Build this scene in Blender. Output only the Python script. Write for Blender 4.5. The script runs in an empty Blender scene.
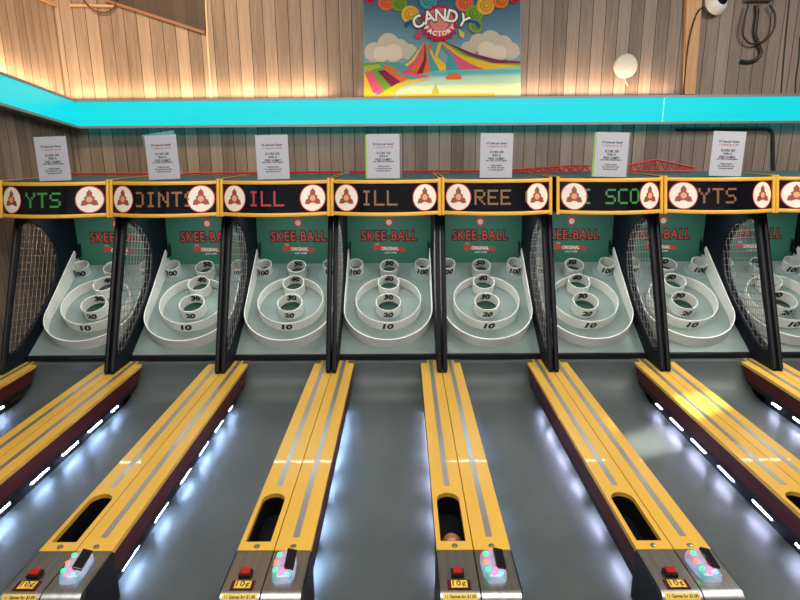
import bpy, bmesh, math, random
from mathutils import Vector, Matrix
from mathutils.geometry import tessellate_polygon
S = bpy.context.scene
COL = S.collection
random.seed(7)
PI = math.pi
EYE = 2.25
PITCH = math.radians(14.04)

# ------------------------------------------------------------------ camera, world, lights, exposure
cd = bpy.data.cameras.new('camera'); cam = bpy.data.objects.new('camera', cd); COL.objects.link(cam)
cd.sensor_width = 36; cd.lens = 27.0; cd.clip_start = 0.05
yaw = math.radians(0.38); roll = math.radians(-0.42)
cam.location = (0, 0, EYE)
cam.matrix_world = (Matrix.Translation((0, 0, EYE)) @ Matrix.Rotation(yaw, 4, 'Z') @
                    Matrix.Rotation(PI/2 - PITCH, 4, 'X') @ Matrix.Rotation(roll, 4, 'Z'))
S.camera = cam
S.view_settings.view_transform = 'Standard'; S.view_settings.look = 'None'
S.view_settings.gamma = 1; S.view_settings.use_curve_mapping = False
S.view_settings.exposure = 0.0
S.cycles.use_denoising = True
S.cycles.max_bounces = 8
S.cycles.sample_clamp_indirect = 4

w = bpy.data.worlds.new('world'); S.world = w; w.use_nodes = True
w.node_tree.nodes['Background'].inputs[0].default_value = (0.80, 0.88, 1.0, 1)
w.node_tree.nodes['Background'].inputs[1].default_value = 0.34

def area(name, loc, target, size, power, color, spread=180):
    l = bpy.data.lights.new(name, 'AREA'); l.shape = 'RECTANGLE'; l.size, l.size_y = size
    l.energy = power; l.color = color; l.spread = math.radians(spread)
    o = bpy.data.objects.new(name, l); COL.objects.link(o); o.location = loc
    d = Vector(target) - Vector(loc)
    o.rotation_euler = d.to_track_quat('-Z', 'Y').to_euler()
    return o
area('overhead_area_light', (0.0, 1.5, 4.15), (0, 3.0, 0.5), (5.5, 1.2), 205, (1.0, 0.95, 0.88))
area('overhead_area_light', (3.6, 3.3, 4.1), (3.0, 4.2, 1.0), (1.2, 0.5), 85, (1.0, 0.93, 0.84))
# warm strips lying on the light box, washing the planks above it
area('wash_light', (-1.95, 5.97, 2.745), (-1.95, 6.03, 4.0), (2.5, 0.06), 20, (1.0, 0.66, 0.36), 175)
area('wash_light', (0.35, 5.97, 2.745), (0.35, 6.03, 4.0), (1.6, 0.06), 2.6, (1.0, 0.70, 0.44), 175)
area('wash_light', (1.85, 5.97, 2.745), (1.85, 6.03, 4.0), (1.4, 0.06), 8.0, (1.0, 0.66, 0.40), 175)
wl = area('wash_light', (-3.15, 4.85, 2.885), (-3.2, 4.85, 4.0), (2.0, 0.06), 20, (1.0, 0.66, 0.36), 175)
_x = Vector((0, 1, -.119)).normalized(); _z = Vector((0, -.119, -1)).normalized(); _y = _z.cross(_x)
wl.matrix_world = Matrix.Translation(wl.location) @ Matrix((_x, _y, _z)).transposed().to_4x4()
area('overhead_area_light', (-2.1, 4.3, 4.25), (-2.5, 6.3, 3.1), (1.6, 0.3), 36, (1.0, 0.66, 0.38), 120)  # added warm fill, out of view, evens the glow on the left planks
def spot(name, loc, target, deg, power, color, blend, sx=1.0):
    l = bpy.data.lights.new(name, 'SPOT'); l.energy = power; l.color = color
    l.spot_size = math.radians(deg); l.spot_blend = blend; l.shadow_soft_size = 0.04
    o = bpy.data.objects.new(name, l); COL.objects.link(o); o.location = loc
    d = Vector(target) - Vector(loc); o.rotation_euler = d.to_track_quat('-Z', 'Y').to_euler()
    o.scale = (sx, 1, 1)
    return o
spot('ceiling_spotlight', (2.0, 2.6, 4.1), (1.62, 3.36, 0.6), 5.5, 2100, (1.0, 0.97, 0.9), 0.9, 3.6)
spot('ceiling_spotlight', (2.6, 2.6, 4.1), (2.3, 3.9, 0.6), 26, 260, (1.0, 0.98, 0.93), 1.0)

# ------------------------------------------------------------------ materials
MATS = {}
def mat(name, col=(.5, .5, .5), rough=.5, metal=0.0, emit=None, es=0.0, spec=.5, coat=0.0, alpha=1.0, trans=0.0):
    if name in MATS: return MATS[name]
    m = bpy.data.materials.new(name); m.use_nodes = True
    b = m.node_tree.nodes['Principled BSDF']
    b.inputs['Base Color'].default_value = (*col, 1); b.inputs['Roughness'].default_value = rough
    b.inputs['Metallic'].default_value = metal; b.inputs['Specular IOR Level'].default_value = spec
    b.inputs['Coat Weight'].default_value = coat
    b.inputs['Alpha'].default_value = alpha; b.inputs['Transmission Weight'].default_value = trans
    if emit: b.inputs['Emission Color'].default_value = (*emit, 1); b.inputs['Emission Strength'].default_value = es
    MATS[name] = m
    return m
def noisy(name, c1, c2, rough=.5, scale=8, stretch=(1, 1, 1), metal=0.0, bump=0.0, rvar=0.0, detail=4, coat=0.0, spec=.5):
    if name in MATS: return MATS[name]
    m = mat(name, c1, rough, metal, coat=coat, spec=spec); nt = m.node_tree; N = nt.nodes; L = nt.links
    b = N['Principled BSDF']
    tc = N.new('ShaderNodeTexCoord'); mp = N.new('ShaderNodeMapping'); mp.inputs['Scale'].default_value = stretch
    n = N.new('ShaderNodeTexNoise'); n.inputs['Scale'].default_value = scale; n.inputs['Detail'].default_value = detail
    r = N.new('ShaderNodeValToRGB'); r.color_ramp.elements[0].position = .3; r.color_ramp.elements[1].position = .7
    r.color_ramp.elements[0].color = (*c1, 1); r.color_ramp.elements[1].color = (*c2, 1)
    L.new(tc.outputs['Object'], mp.inputs[0]); L.new(mp.outputs[0], n.inputs['Vector'])
    L.new(n.outputs['Fac'], r.inputs[0]); L.new(r.outputs[0], b.inputs['Base Color'])
    if bump:
        bp = N.new('ShaderNodeBump'); bp.inputs['Strength'].default_value = bump; bp.inputs['Distance'].default_value = .01
        L.new(n.outputs['Fac'], bp.inputs['Height']); L.new(bp.outputs[0], b.inputs['Normal'])
    if rvar:
        mr = N.new('ShaderNodeMapRange'); mr.inputs['To Min'].default_value = max(0, rough - rvar); mr.inputs['To Max'].default_value = rough + rvar
        L.new(n.outputs['Fac'], mr.inputs[0]); L.new(mr.outputs[0], b.inputs['Roughness'])
    return m

def planks(name, axis, ca, cb, width=.118):
    m = mat(name, ca, .62); nt = m.node_tree; N = nt.nodes; L = nt.links; b = N['Principled BSDF']
    def math_(op, a=None, v=None, v2=None):
        n = N.new('ShaderNodeMath'); n.operation = op
        if a is not None: L.new(a, n.inputs[0])
        if isinstance(v, (int, float)): n.inputs[1].default_value = v
        elif v is not None: L.new(v, n.inputs[1])
        return n.outputs[0]
    tc = N.new('ShaderNodeTexCoord'); sp = N.new('ShaderNodeSeparateXYZ'); L.new(tc.outputs['Object'], sp.inputs[0])
    u = math_('DIVIDE', sp.outputs[axis], width); fl = math_('FLOOR', u); fr = math_('FRACT', u)
    d = math_('ABSOLUTE', math_('SUBTRACT', fr, .5))
    groove = math_('GREATER_THAN', d, .472)
    cx = N.new('ShaderNodeCombineXYZ'); L.new(fl, cx.inputs[0])
    wn = N.new('ShaderNodeTexWhiteNoise'); wn.noise_dimensions = '1D'; L.new(fl, wn.inputs['W'])
    # grain: noise squeezed across the board, long along it, shifted per board
    cg = N.new('ShaderNodeCombineXYZ')
    L.new(math_('MULTIPLY', u, 2.0), cg.inputs[0]); L.new(math_('ADD', sp.outputs[2], math_('MULTIPLY', wn.outputs['Value'], 9.0)), cg.inputs[2])
    L.new(math_('MULTIPLY', fl, 3.7), cg.inputs[1])
    n1 = N.new('ShaderNodeTexNoise'); n1.inputs['Scale'].default_value = 1.7; n1.inputs['Detail'].default_value = 6; n1.inputs['Roughness'].default_value = .65
    n1.inputs['Distortion'].default_value = 1.2
    L.new(cg.outputs[0], n1.inputs['Vector'])
    wv = N.new('ShaderNodeTexWave'); wv.wave_type = 'BANDS'; wv.bands_direction = 'X'
    wv.inputs['Scale'].default_value = 1.6; wv.inputs['Distortion'].default_value = 7; wv.inputs['Detail'].default_value = 3; wv.inputs['Detail Scale'].default_value = .5
    L.new(cg.outputs[0], wv.inputs['Vector'])
    g = math_('ADD', math_('MULTIPLY', n1.outputs['Fac'], .60), math_('MULTIPLY', wv.outputs['Fac'], .10))
    g = math_('ADD', g, math_('MULTIPLY', wn.outputs['Value'], .34))
    r = N.new('ShaderNodeValToRGB'); r.color_ramp.elements[0].position = .28; r.color_ramp.elements[1].position = .85
    r.color_ramp.elements[0].color = (*ca, 1); r.color_ramp.elements[1].color = (*cb, 1)
    L.new(g, r.inputs[0])
    mx = N.new('ShaderNodeMix'); mx.data_type = 'RGBA'; L.new(groove, mx.inputs[0]); L.new(r.outputs[0], mx.inputs[6])
    mx.inputs[7].default_value = (.028, .02, .015, 1); L.new(mx.outputs[2], b.inputs['Base Color'])
    bp = N.new('ShaderNodeBump'); bp.inputs['Distance'].default_value = .004; bp.inputs['Strength'].default_value = .5
    L.new(math_('SUBTRACT', g, math_('MULTIPLY', groove, 1.5)), bp.inputs['Height']); L.new(bp.outputs[0], b.inputs['Normal'])
    return m

YELLOW = noisy('yellow_paint', (.70, .415, .060), (.61, .35, .046), .30, 3, (1, .3, 1), coat=.15)
TRIMY = mat('yellow_trim', (.72, .38, .04), .35)
MAROON = mat('maroon_laminate', (.06, .004, .005), .45, spec=.3)
BLACK = mat('black_plastic', (.004, .004, .006), .5, spec=.3)
NAVY = mat('blue_black_panel', (.003, .006, .011), .6, spec=.15)
HOLE = mat('dark_opening', (.004, .004, .004), .9, spec=.1)
LANE = noisy('lane_vinyl', (.048, .060, .056), (.084, .096, .089), .42, 2.2, (1, .5, 1), rvar=.06, coat=.0, spec=.28)
FIELD = noisy('playfield_vinyl', (.155, .205, .19), (.205, .255, .24), .42, 5)
WHITE = noisy('ring_white', (.86, .85, .80), (.74, .72, .67), .38, 6)
GREEN = mat('backboard_green', (.035, .16, .105), .5)
BAG = mat('pocket_green', (.008, .04, .03), .8)
HTOP = mat('header_top_teal', (.03, .065, .07), .5)
STEEL = noisy('brushed_steel', (.34, .34, .335), (.45, .45, .44), .34, 60, (1, .02, 1), metal=1.0)
TAPE = noisy('foil_tape', (.48, .49, .50), (.66, .67, .68), .30, 9, (1, .25, 1), metal=.85)
RED = mat('red_print', (.55, .028, .02), .5)
REDBTN = mat('red_button', (.32, .008, .006), .3, emit=(.8, .02, .01), es=.05)
INK = mat('black_ink', (.012, .012, .012), .6)
CREAM = mat('cream_print', (.72, .62, .48), .5)
WPRINT = mat('white_print', (.80, .79, .76), .45)
PAPER = mat('white_paper', (.42, .43, .48), .7)
GLASS = mat('smoked_panel', (.004, .004, .007), .15, spec=.35)
WIRE = mat('net_cord', (.22, .21, .20), .55)
TRIMG = mat('grey_metal_trim', (.32, .32, .31), .4, .6)
LIMEB = mat('lime_board', (.30, .50, .06), .6)
LED_B = mat('cool_white_leds', (.8, .8, .8), .5, emit=(.42, .60, 1.0), es=210)
LED_V = mat('violet_white_leds', (.8, .8, .8), .5, emit=(.66, .66, 1.0), es=150)
for _m in (LED_B, LED_V):
    _n = _m.node_tree.nodes; _l = _m.node_tree.links; _b = _n['Principled BSDF']
    _t = _n.new('ShaderNodeTexCoord'); _s = _n.new('ShaderNodeSeparateXYZ'); _l.new(_t.outputs['Object'], _s.inputs[0])
    _a = _n.new('ShaderNodeMath'); _a.operation = 'DIVIDE'; _a.inputs[1].default_value = .0167; _l.new(_s.outputs[1], _a.inputs[0])
    _f = _n.new('ShaderNodeMath'); _f.operation = 'FRACT'; _l.new(_a.outputs[0], _f.inputs[0])
    _g = _n.new('ShaderNodeMapRange'); _g.inputs['From Min'].default_value = .45; _g.inputs['From Max'].default_value = .46
    _g.inputs['To Min'].default_value = _b.inputs['Emission Strength'].default_value; _g.inputs['To Max'].default_value = 1.5
    _l.new(_f.outputs[0], _g.inputs[0]); _l.new(_g.outputs[0], _b.inputs['Emission Strength'])
BALLM = noisy('brown_ball', (.34, .13, .065), (.24, .09, .045), .3, 20)
ORANGEWOOD = noisy('orange_wood', (.58, .32, .14), (.46, .23, .09), .55, 6, (6, 6, .6))

# ------------------------------------------------------------------ mesh helpers
class MB:
    def __init__(s): s.bm = bmesh.new(); s.mi = 0
    def _f(s, vs):
        try:
            f = s.bm.faces.new(vs); f.material_index = s.mi; return f
        except ValueError: return None
    def box(s, a, b):
        (x0, y0, z0), (x1, y1, z1) = a, b
        v = [s.bm.verts.new(p) for p in [(x0,y0,z0),(x1,y0,z0),(x1,y1,z0),(x0,y1,z0),(x0,y0,z1),(x1,y0,z1),(x1,y1,z1),(x0,y1,z1)]]
        for q in [(3,2,1,0),(4,5,6,7),(0,1,5,4),(1,2,6,5),(2,3,7,6),(3,0,4,7)]: s._f([v[i] for i in q])
        return s
    def prism(s, pts, fn0, fn1, holes=()):
        """2D outline (with holes) swept between two 3D maps of the plane"""
        loops = [list(pts)] + [list(h) for h in holes]
        flat = [p for l in loops for p in l]
        tris = tessellate_polygon([[Vector((p[0], p[1], 0)) for p in l] for l in loops])
        A = [s.bm.verts.new(fn0(*p)) for p in flat]; B = [s.bm.verts.new(fn1(*p)) for p in flat]
        for t in tris:
            s._f([A[i] for i in t]); s._f([B[i] for i in reversed(t)])
        k = 0
        for l in loops:
            n = len(l)
            for i in range(n):
                a, b = k + i, k + (i + 1) % n
                s._f([A[a], A[b], B[b], B[a]])
            k += n
        return s
    def tube(s, pts, r, seg=8, closed=False):
        pts = [Vector(p) for p in pts]; n = len(pts); rings = []
        for i, p in enumerate(pts):
            a = pts[(i-1) % n] if (closed or i) else p; b = pts[(i+1) % n] if (closed or i < n-1) else p
            d = (b - a).normalized(); up = Vector((0, 0, 1)) if abs(d.z) < .95 else Vector((1, 0, 0))
            u = d.cross(up).normalized(); v = d.cross(u).normalized()
            rr = r[i] if isinstance(r, (list, tuple)) else r
            rings.append([s.bm.verts.new(p + (u*math.cos(2*PI*k/seg) + v*math.sin(2*PI*k/seg))*rr) for k in range(seg)])
        for i in range(n if closed else n-1):
            A, B = rings[i], rings[(i+1) % n]
            for k in range(seg): s._f([A[k], A[(k+1) % seg], B[(k+1) % seg], B[k]])
        if not closed: s._f(rings[0][::-1]); s._f(rings[-1])
        return s
    def lathe(s, prof, M=Matrix(), seg=48, close=False):
        rings = []
        for r, z in prof: rings.append([s.bm.verts.new(M @ Vector((r*math.cos(2*PI*k/seg), r*math.sin(2*PI*k/seg), z))) for k in range(seg)])
        n = len(rings)
        for i in range(n if close else n-1):
            A, B = rings[i], rings[(i+1) % n]
            for k in range(seg): s._f([A[k], A[(k+1) % seg], B[(k+1) % seg], B[k]])
        if not close:
            if prof[0][0] > 1e-6: s._f(rings[0][::-1])
            if prof[-1][0] > 1e-6: s._f(rings[-1])
        return s
    def mesh(s, name, mats, smooth=False, bevel=0):
        bmesh.ops.remove_doubles(s.bm, verts=s.bm.verts, dist=1e-6)
        if bevel:
            es = [e for e in s.bm.edges if len(e.link_faces) == 2 and e.calc_face_angle(0) > .6]
            bmesh.ops.bevel(s.bm, geom=es, offset=bevel, segments=2, affect='EDGES', profile=.6)
        bmesh.ops.recalc_face_normals(s.bm, faces=s.bm.faces)
        me = bpy.data.meshes.new(name); s.bm.to_mesh(me); s.bm.free()
        for m in (mats if isinstance(mats, (list, tuple)) else [mats]): me.materials.append(m)
        if smooth:
            for p in me.polygons: p.use_smooth = True
            me.set_sharp_from_angle(angle=math.radians(38))
        return me
def link(name, me, parent=None, loc=None, rot=None):
    o = bpy.data.objects.new(name, me); COL.objects.link(o); o.parent = parent
    if loc is not None: o.location = loc
    if rot is not None: o.rotation_euler = rot
    return o
def tag(o, label, cat, group=None):
    o['label'] = label; o['category'] = cat
    if group: o['group'] = group
    return o
def struct(o): o['kind'] = 'structure'; return o
def thing(name, label, cat, loc=(0, 0, 0), rz=0, group=None):
    o = bpy.data.objects.new(name, None); COL.objects.link(o); o.location = loc; o.rotation_euler = (0, 0, rz)
    o.empty_display_size = .1
    return tag(o, label, cat, group)
def text_mesh(txt, size, m, depth=.0008, fn=None, offset=0.0, spacing=1.0, shear=0.0, align='CENTER', width=None, lines=1.0):
    """lettering as a mesh, centred in its own xy plane; fn maps (x, y, z) to the surface it is printed on"""
    cu = bpy.data.curves.new('lettering', 'FONT'); cu.body = txt; cu.size = size; cu.align_x = align; cu.align_y = 'CENTER'
    cu.extrude = depth; cu.offset = offset; cu.space_character = spacing; cu.shear = shear; cu.resolution_u = 3; cu.space_line = lines
    ob = bpy.data.objects.new('lettering', cu); COL.objects.link(ob)
    dg = bpy.context.evaluated_depsgraph_get(); dg.update()
    me = bpy.data.meshes.new_from_object(ob.evaluated_get(dg))
    bpy.data.objects.remove(ob); bpy.data.curves.remove(cu)
    xs = [v.co.x for v in me.vertices]; ys = [v.co.y for v in me.vertices]
    if not xs: return me
    cx, cy = (min(xs)+max(xs))/2, (min(ys)+max(ys))/2
    k = width/(max(xs)-min(xs)) if width else 1.0
    for v in me.vertices:
        x, y, z = (v.co.x-cx)*k, v.co.y-cy, v.co.z
        v.co = Vector(fn(x, y, z)) if fn else Vector((x, y, z))
    me.materials.clear(); me.materials.append(m)
    return me
def P(px, py, Y):
    """point of the vertical plane at distance Y seen through a spot of the photograph"""
    s, c = math.sin(PITCH), math.cos(PITCH); r = (300-py)/600
    z = Y/(c + r*s); return Vector((z*(px-404)/600, Y, EYE - z*(s - r*c)))
def catmull(pts, n=6):
    out = []; k = len(pts)
    for i in range(k):
        p0, p1, p2, p3 = [Vector(pts[(i+j) % k]) for j in (-1, 0, 1, 2)]
        for t in range(n):
            t /= n
            out.append(tuple(.5*((2*p1) + (p2-p0)*t + (2*p0-5*p1+4*p2-p3)*t*t + (3*p1-p0-3*p2+p3)*t**3)))
    return out
def catopen(pts, n=8):
    pts = [Vector(p) for p in pts]; q = [pts[0]*2-pts[1]] + pts + [pts[-1]*2-pts[-2]]; out = []
    for i in range(1, len(q)-2):
        for t in range(n):
            t /= n; p0, p1, p2, p3 = q[i-1:i+3]
            out.append(.5*((2*p1) + (p2-p0)*t + (2*p0-5*p1+4*p2-p3)*t*t + (3*p1-p0-3*p2+p3)*t**3))
    return out + [pts[-1]]

# ------------------------------------------------------------------ the room
YW = 6.05; XL = -3.23; XR = 6.2; ZC = 4.35
WALLM = planks('weathered_planks', 0, (.12, .088, .068), (.36, .285, .23))
WALLL = planks('weathered_planks_side', 1, (.12, .088, .068), (.37, .285, .225))
FLOORM = noisy('dark_carpet', (.03, .03, .035), (.05, .045, .05), .9, 30)
CEILM = noisy('ceiling_paint', (.30, .27, .24), (.34, .31, .28), .8, 4)
def slab(name, a, b, m): return struct(link(name, MB().box(a, b).mesh(name, m)))
slab('floor', (XL-.12, -2.0, -.1), (XR+.12, YW+.12, 0), FLOORM)
slab('wall_back', (XL-.12, YW, 0), (XR+.12, YW+.12, ZC), WALLM)
slab('wall_left', (XL-.12, -2.0, 0), (XL, YW, ZC), WALLL)
slab('wall_right', (XR, -2.0, 0), (XR+.12, YW, ZC), WALLL)
slab('ceiling', (XL-.12, -2.0, ZC), (XR+.12, YW+.12, ZC+.1), CEILM)

# sloping dark boarding with its orange edge; missing shade put into its colour
DARKP = planks('dark_shaded_planks', 0, (.020, .013, .009), (.055, .036, .024))
def wall_poly(pts, y0, y1):
    return MB().prism([(P(x, y, YW).x, P(x, y, YW).z) for x, y in pts], lambda a, b: (a, y0, b), lambda a, b: (a, y1, b))
struct(link('trim_1', wall_poly([(112, -2), (207, 31), (207, -60), (112, -60)], YW-.022, YW-.001).mesh('trim', DARKP)))
a, b = P(110, -1, YW), P(208, 32, YW)
struct(link('trim_2', wall_poly([(108, -3), (207, 30), (207, 33), (108, 0)], YW-.035, YW-.0005).mesh('trim', mat('orange_edge', (.17, .08, .04), .5))))
struct(link('trim_3', wall_poly([(72, 1.5), (116, 3), (116, 5), (72, 4)], YW-.03, YW-.0005).mesh('trim', mat('plain_wood', (.36, .24, .14), .6))))
struct(link('trim_4', MB().box((XL, 5.0, P(72, 2, YW).z-.01), (XL+.03, YW, P(72, 2, YW).z+.02)).mesh('trim', mat('plain_wood'))))
struct(link('trim_5', wall_poly([(687, -60), (705.5, -60), (693, 97), (683, 97)], YW-.05, YW-.0005).mesh('trim', ORANGEWOOD)))

# ------------------------------------------------------------------ the turquoise light box along the walls
TEAL = mat('turquoise_diffuser', (.005, .10, .11), .3, emit=(.0, .70, .77), es=1.0)
def emission_variation(m):
    nt = m.node_tree; N = nt.nodes; L = nt.links
    tc = N.new('ShaderNodeTexCoord'); mp = N.new('ShaderNodeMapping'); mp.inputs['Scale'].default_value = (.5, .5, 6)
    n = N.new('ShaderNodeTexNoise'); n.inputs['Scale'].default_value = 1.4; n.inputs['Detail'].default_value = 1
    mr = N.new('ShaderNodeMapRange'); mr.inputs['To Min'].default_value = .82; mr.inputs['To Max'].default_value = 1.02
    L.new(tc.outputs['Object'], mp.inputs[0]); L.new(mp.outputs[0], n.inputs['Vector']); L.new(n.outputs['Fac'], mr.inputs[0])
    L.new(mr.outputs[0], N['Principled BSDF'].inputs['Emission Strength'])
emission_variation(TEAL)
YB = 5.90; ZB0, ZB1 = EYE+.229, EYE+.472; XB = -3.076
lb = thing('light_box', 'long turquoise backlit box running across the back wall and round onto the left wall', 'light', (0, YB, ZB0))
def lbp(name, mb, m): return link(name, mb.mesh(name, m), lb, (0, -YB, -ZB0))
lbp('diffuser_panel', MB().box((XB, YB, ZB0+.012), (XR-.004, YB+.02, ZB1-.012)), TEAL)
lbp('housing', MB().box((XB-.02, YB+.025, ZB0+.002), (XR-.004, YW-.001, ZB1-.004)), TRIMG)
lbp('edge_trim', MB().box((XB, YB-.012, ZB1-.014), (XR-.004, YB+.03, ZB1+.006)), TRIMG)
lbp('edge_trim', MB().box((XB, YB-.012, ZB0-.010), (XR-.004, YB+.03, ZB0+.012)), TRIMG)
def wing(x0, x1, z0, z1, y0=YB, y1=1.0, k=.119):
    def f(x): return lambda y, z: (x, y, z + (YB-y)*k)
    return MB().prism([(y0, z0), (y1, z0), (y1, z1), (y0, z1)], f(x0), f(x1))
lbp('diffuser_panel', wing(XB-.02, XB, ZB0+.012, ZB1-.012), TEAL)
lbp('housing', wing(XL+.001, XB-.021, ZB0+.002, ZB1-.004, YB+.02), TRIMG)
lbp('edge_trim', wing(XB-.03, XB+.012, ZB1-.014, ZB1+.006), TRIMG)
lbp('edge_trim', wing(XB-.03, XB+.012, ZB0-.010, ZB0+.012), TRIMG)
lbp('bottom_diffuser', MB().box((XB, YB+.03, ZB0-.003), (XR-.004, YW-.006, ZB0+.0015)), mat('underside_glow', (.02, .3, .32), .4, emit=(0, .55, .65), es=1.6))
for x in (P(665, 100, YB).x,):
    lbp('panel_joint', MB().box((x-.003, YB-.002, ZB0+.012), (x+.003, YB+.001, ZB1-.012)), mat('pale_joint', (.2, .7, .7), .4, emit=(.3, .8, .85), es=.9))

# ------------------------------------------------------------------ ball rolling machines
AL = math.radians(30.64); Y0F = 4.20; Z0F = EYE-1.495; YBK = 5.12
SL = (YBK-Y0F)/math.cos(AL)
def pf(x, s, w): return (x, Y0F + s*math.cos(AL) - w*math.sin(AL), Z0F + s*math.sin(AL) + w*math.cos(AL))
MPF = Matrix.Translation((0, Y0F, Z0F)) @ Matrix.Rotation(AL, 4, 'X')
ZR = EYE-1.51; ZL = EYE-1.725; YF = 1.765; YE = 4.24; YCAP = 2.03
HW = .245; FW = .3885; PX = .3675
HTY, HBY, HTZ, HBZ = 4.29, 4.235, EYE-.197, EYE-.440   # header front: top and bottom edges at its ends
SAG = .11; HH = .375; HR = (HH*HH + SAG*SAG)/(2*SAG)
def hface(x, t, out=0.0):
    """header front: x across, t 0 bottom .. 1 top, bulging towards the player"""
    y = HBY + (HTY-HBY)*t - (math.sqrt(max(HR*HR - x*x, 0)) - (HR-SAG)) - out
    return (x, y, HBZ + (HTZ-HBZ)*t)
CACHE = {}
def cached(key, fn):
    if key not in CACHE: CACHE[key] = fn()
    return CACHE[key]
def ring_mesh(s, r, h, th=.007):
    # the ring stops on either side of the 40 cup that stands across its back
    b = MB(); n = 96; D = .732 - s; rc = .0865
    ca = (r*r + D*D - rc*rc)/(2*r*D); a0 = PI/2 + math.acos(ca); a1 = PI/2 - math.acos(ca) + 2*PI; q = []
    for i in range(n+1):
        a = a0 + (a1-a0)*i/n
        q.append([b.bm.verts.new(pf(rr*math.cos(a), s + rr*math.sin(a), z)) for rr, z in ((r, .001), (r, h-.002), (r-.002, h), (r-th+.002, h), (r-th, h-.002), (r-th, .001))])
    for i in range(n):
        for j in range(6): b._f([q[i][j], q[i][(j+1) % 6], q[i+1][(j+1) % 6], q[i+1][j]])
    b._f(q[0]); b._f(q[-1][::-1])
    return b
def cyl_text(txt, size, s, r, wmid, x0=0, inside=False, width=None):
    def fn(x, y, z):
        a = x/r
        if inside: return pf(x0 + (r)*math.sin(a), s + r*math.cos(a) - z*1, wmid + y)
        return pf(x0 + (r + z)*math.sin(a), s - (r + z)*math.cos(a), wmid + y)
    return text_mesh(txt, size, INK, .0012, fn, offset=size*.05, shear=.15, width=width)
GLY = {'Y': ['10001','10001','01010','00100','00100','00100','00100'], 'T': ['11111','00100','00100','00100','00100','00100','00100'],
 'S': ['01111','10000','10000','01110','00001','00001','11110'], 'O': ['01110','10001','10001','10001','10001','10001','01110'],
 'I': ['01110','00100','00100','00100','00100','00100','01110'], 'N': ['10001','11001','10101','10101','10011','10001','10001'],
 'L': ['10000','10000','10000','10000','10000','10000','11111'], 'R': ['11110','10001','10001','11110','10100','10010','10001'],
 'E': ['11111','10000','10000','11110','10000','10000','11111'], 'C': ['01111','10000','10000','10000','10000','10000','01111'],
 'G': ['01110','10001','10000','10111','10001','10001','01110'], ' ': ['00000']*7}
def led_mesh(txt, x0, m, lo=-.2, hi=.2):
    b = MB(); p = .0146
    for i, ch in enumerate(txt):
        for r in range(7):
            for c in range(5):
                if GLY[ch][r][c] != '1': continue
                x = x0 + (i*6 + c)*p
                if x < lo or x + p > hi: continue
                t = .50 + (3 - r)*p/(HTZ-HBZ)*1.0; dt = p*.5/(HTZ-HBZ)*.94; e = p*.04
                q = [hface(x+e, t-dt, o) for o in (.0005,)] 
                v = [b.bm.verts.new(hface(xx, tt, .003)) for xx, tt in ((x+e, t-dt), (x+p-e, t-dt), (x+p-e, t+dt), (x+e, t+dt))]
                u = [b.bm.verts.new(hface(xx, tt, -.001)) for xx, tt in ((x+e, t-dt), (x+p-e, t-dt), (x+p-e, t+dt), (x+e, t+dt))]
                b._f(v); b._f(u[::-1])
                for k in range(4): b._f([v[k], v[(k+1) % 4], u[(k+1) % 4], u[k]])
    return b.mesh('led_text', m)
def face_disc(x0, r, out, mi=None, b=None, t0=.5, seg=40, rin=0.0, pts=None):
    """flat piece wrapped on the curved header face"""
    Hh = HTZ-HBZ
    ol = pts or [(r*math.cos(2*PI*k/seg), r*math.sin(2*PI*k/seg)) for k in range(seg)]
    sc = 1/ math.sqrt(1 + (x0/HR)**2/(1-(x0/HR)**2))
    b.mi = mi
    c = b.bm.verts.new(hface(x0, t0, out)) if not pts else None
    v = [b.bm.verts.new(hface(x0 + p[0]*sc, t0 + p[1]/Hh, out)) for p in ol]
    if c:
        for k in range(len(v)): b._f([c, v[k], v[(k+1) % len(v)]])
    else: b._f(v)
def medallion_mesh(x0):
    b = MB(); R = .093
    face_disc(x0, R, .002, 0, b); face_disc(x0, R*.93, .003, 1, b)
    # plain ornament: a red rosette with a tan heart and three petals
    for a in (90, 215, 325):
        a = math.radians(a); d = Vector((math.cos(a), math.sin(a))); n = Vector((-d.y, d.x))
        pts = [tuple(d*R*.18 + n*R*.17), tuple(d*R*.48 + n*R*.21), tuple(d*R*.74), tuple(d*R*.48 - n*R*.21), tuple(d*R*.18 - n*R*.17)]
        face_disc(x0, 0, .0036, 2, b, pts=pts)
    pts = [(R*.40*math.cos(k*PI/8)*(1 if k % 2 else .82), R*.40*math.sin(k*PI/8)*(1 if k % 2 else .82)) for k in range(16)]
    face_disc(x0, 0, .0042, 2, b, pts=pts)
    face_disc(x0, R*.22, .0048, 3, b, seg=16)
    me = b.mesh('medallion', [RED, mat('medallion_white', (.78, .73, .62), .4), mat('ornament_brown_red', (.30, .045, .02), .5), mat('ornament_tan', (.70, .33, .17), .5)])
    return me
HOLEP = catmull([(4.425, 1.738), (4.50, 1.745), (4.60, 1.72), (4.72, 1.64), (4.79, 1.52), (4.80, 1.40), (4.73, 1.26), (4.60, 1.135), (4.43, 1.015),
                 (4.26, .915), (4.13, .855), (4.06, .85), (4.035, .875), (4.08, 1.0), (4.16, 1.17), (4.29, 1.45), (4.395, 1.69)], 4)
HOLEP = [(a, b) for a, b in HOLEP]
def side_panel(sg):
    x0, x1 = sg*(PX-.012), sg*(PX+.016)
    yb = 5.14; zb = Z0F + (yb-Y0F)*math.tan(AL)-.02
    out = [(3.935, ZR+.001), (4.23, ZR+.001), (4.27, Z0F+.02), (yb, zb), (yb, HBZ-.002), (4.385, HBZ-.002)]
    return MB().prism(out, lambda a, b: (x0, a, b), lambda a, b: (x1, a, b), [HOLEP]).mesh('side_panel', NAVY)
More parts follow.
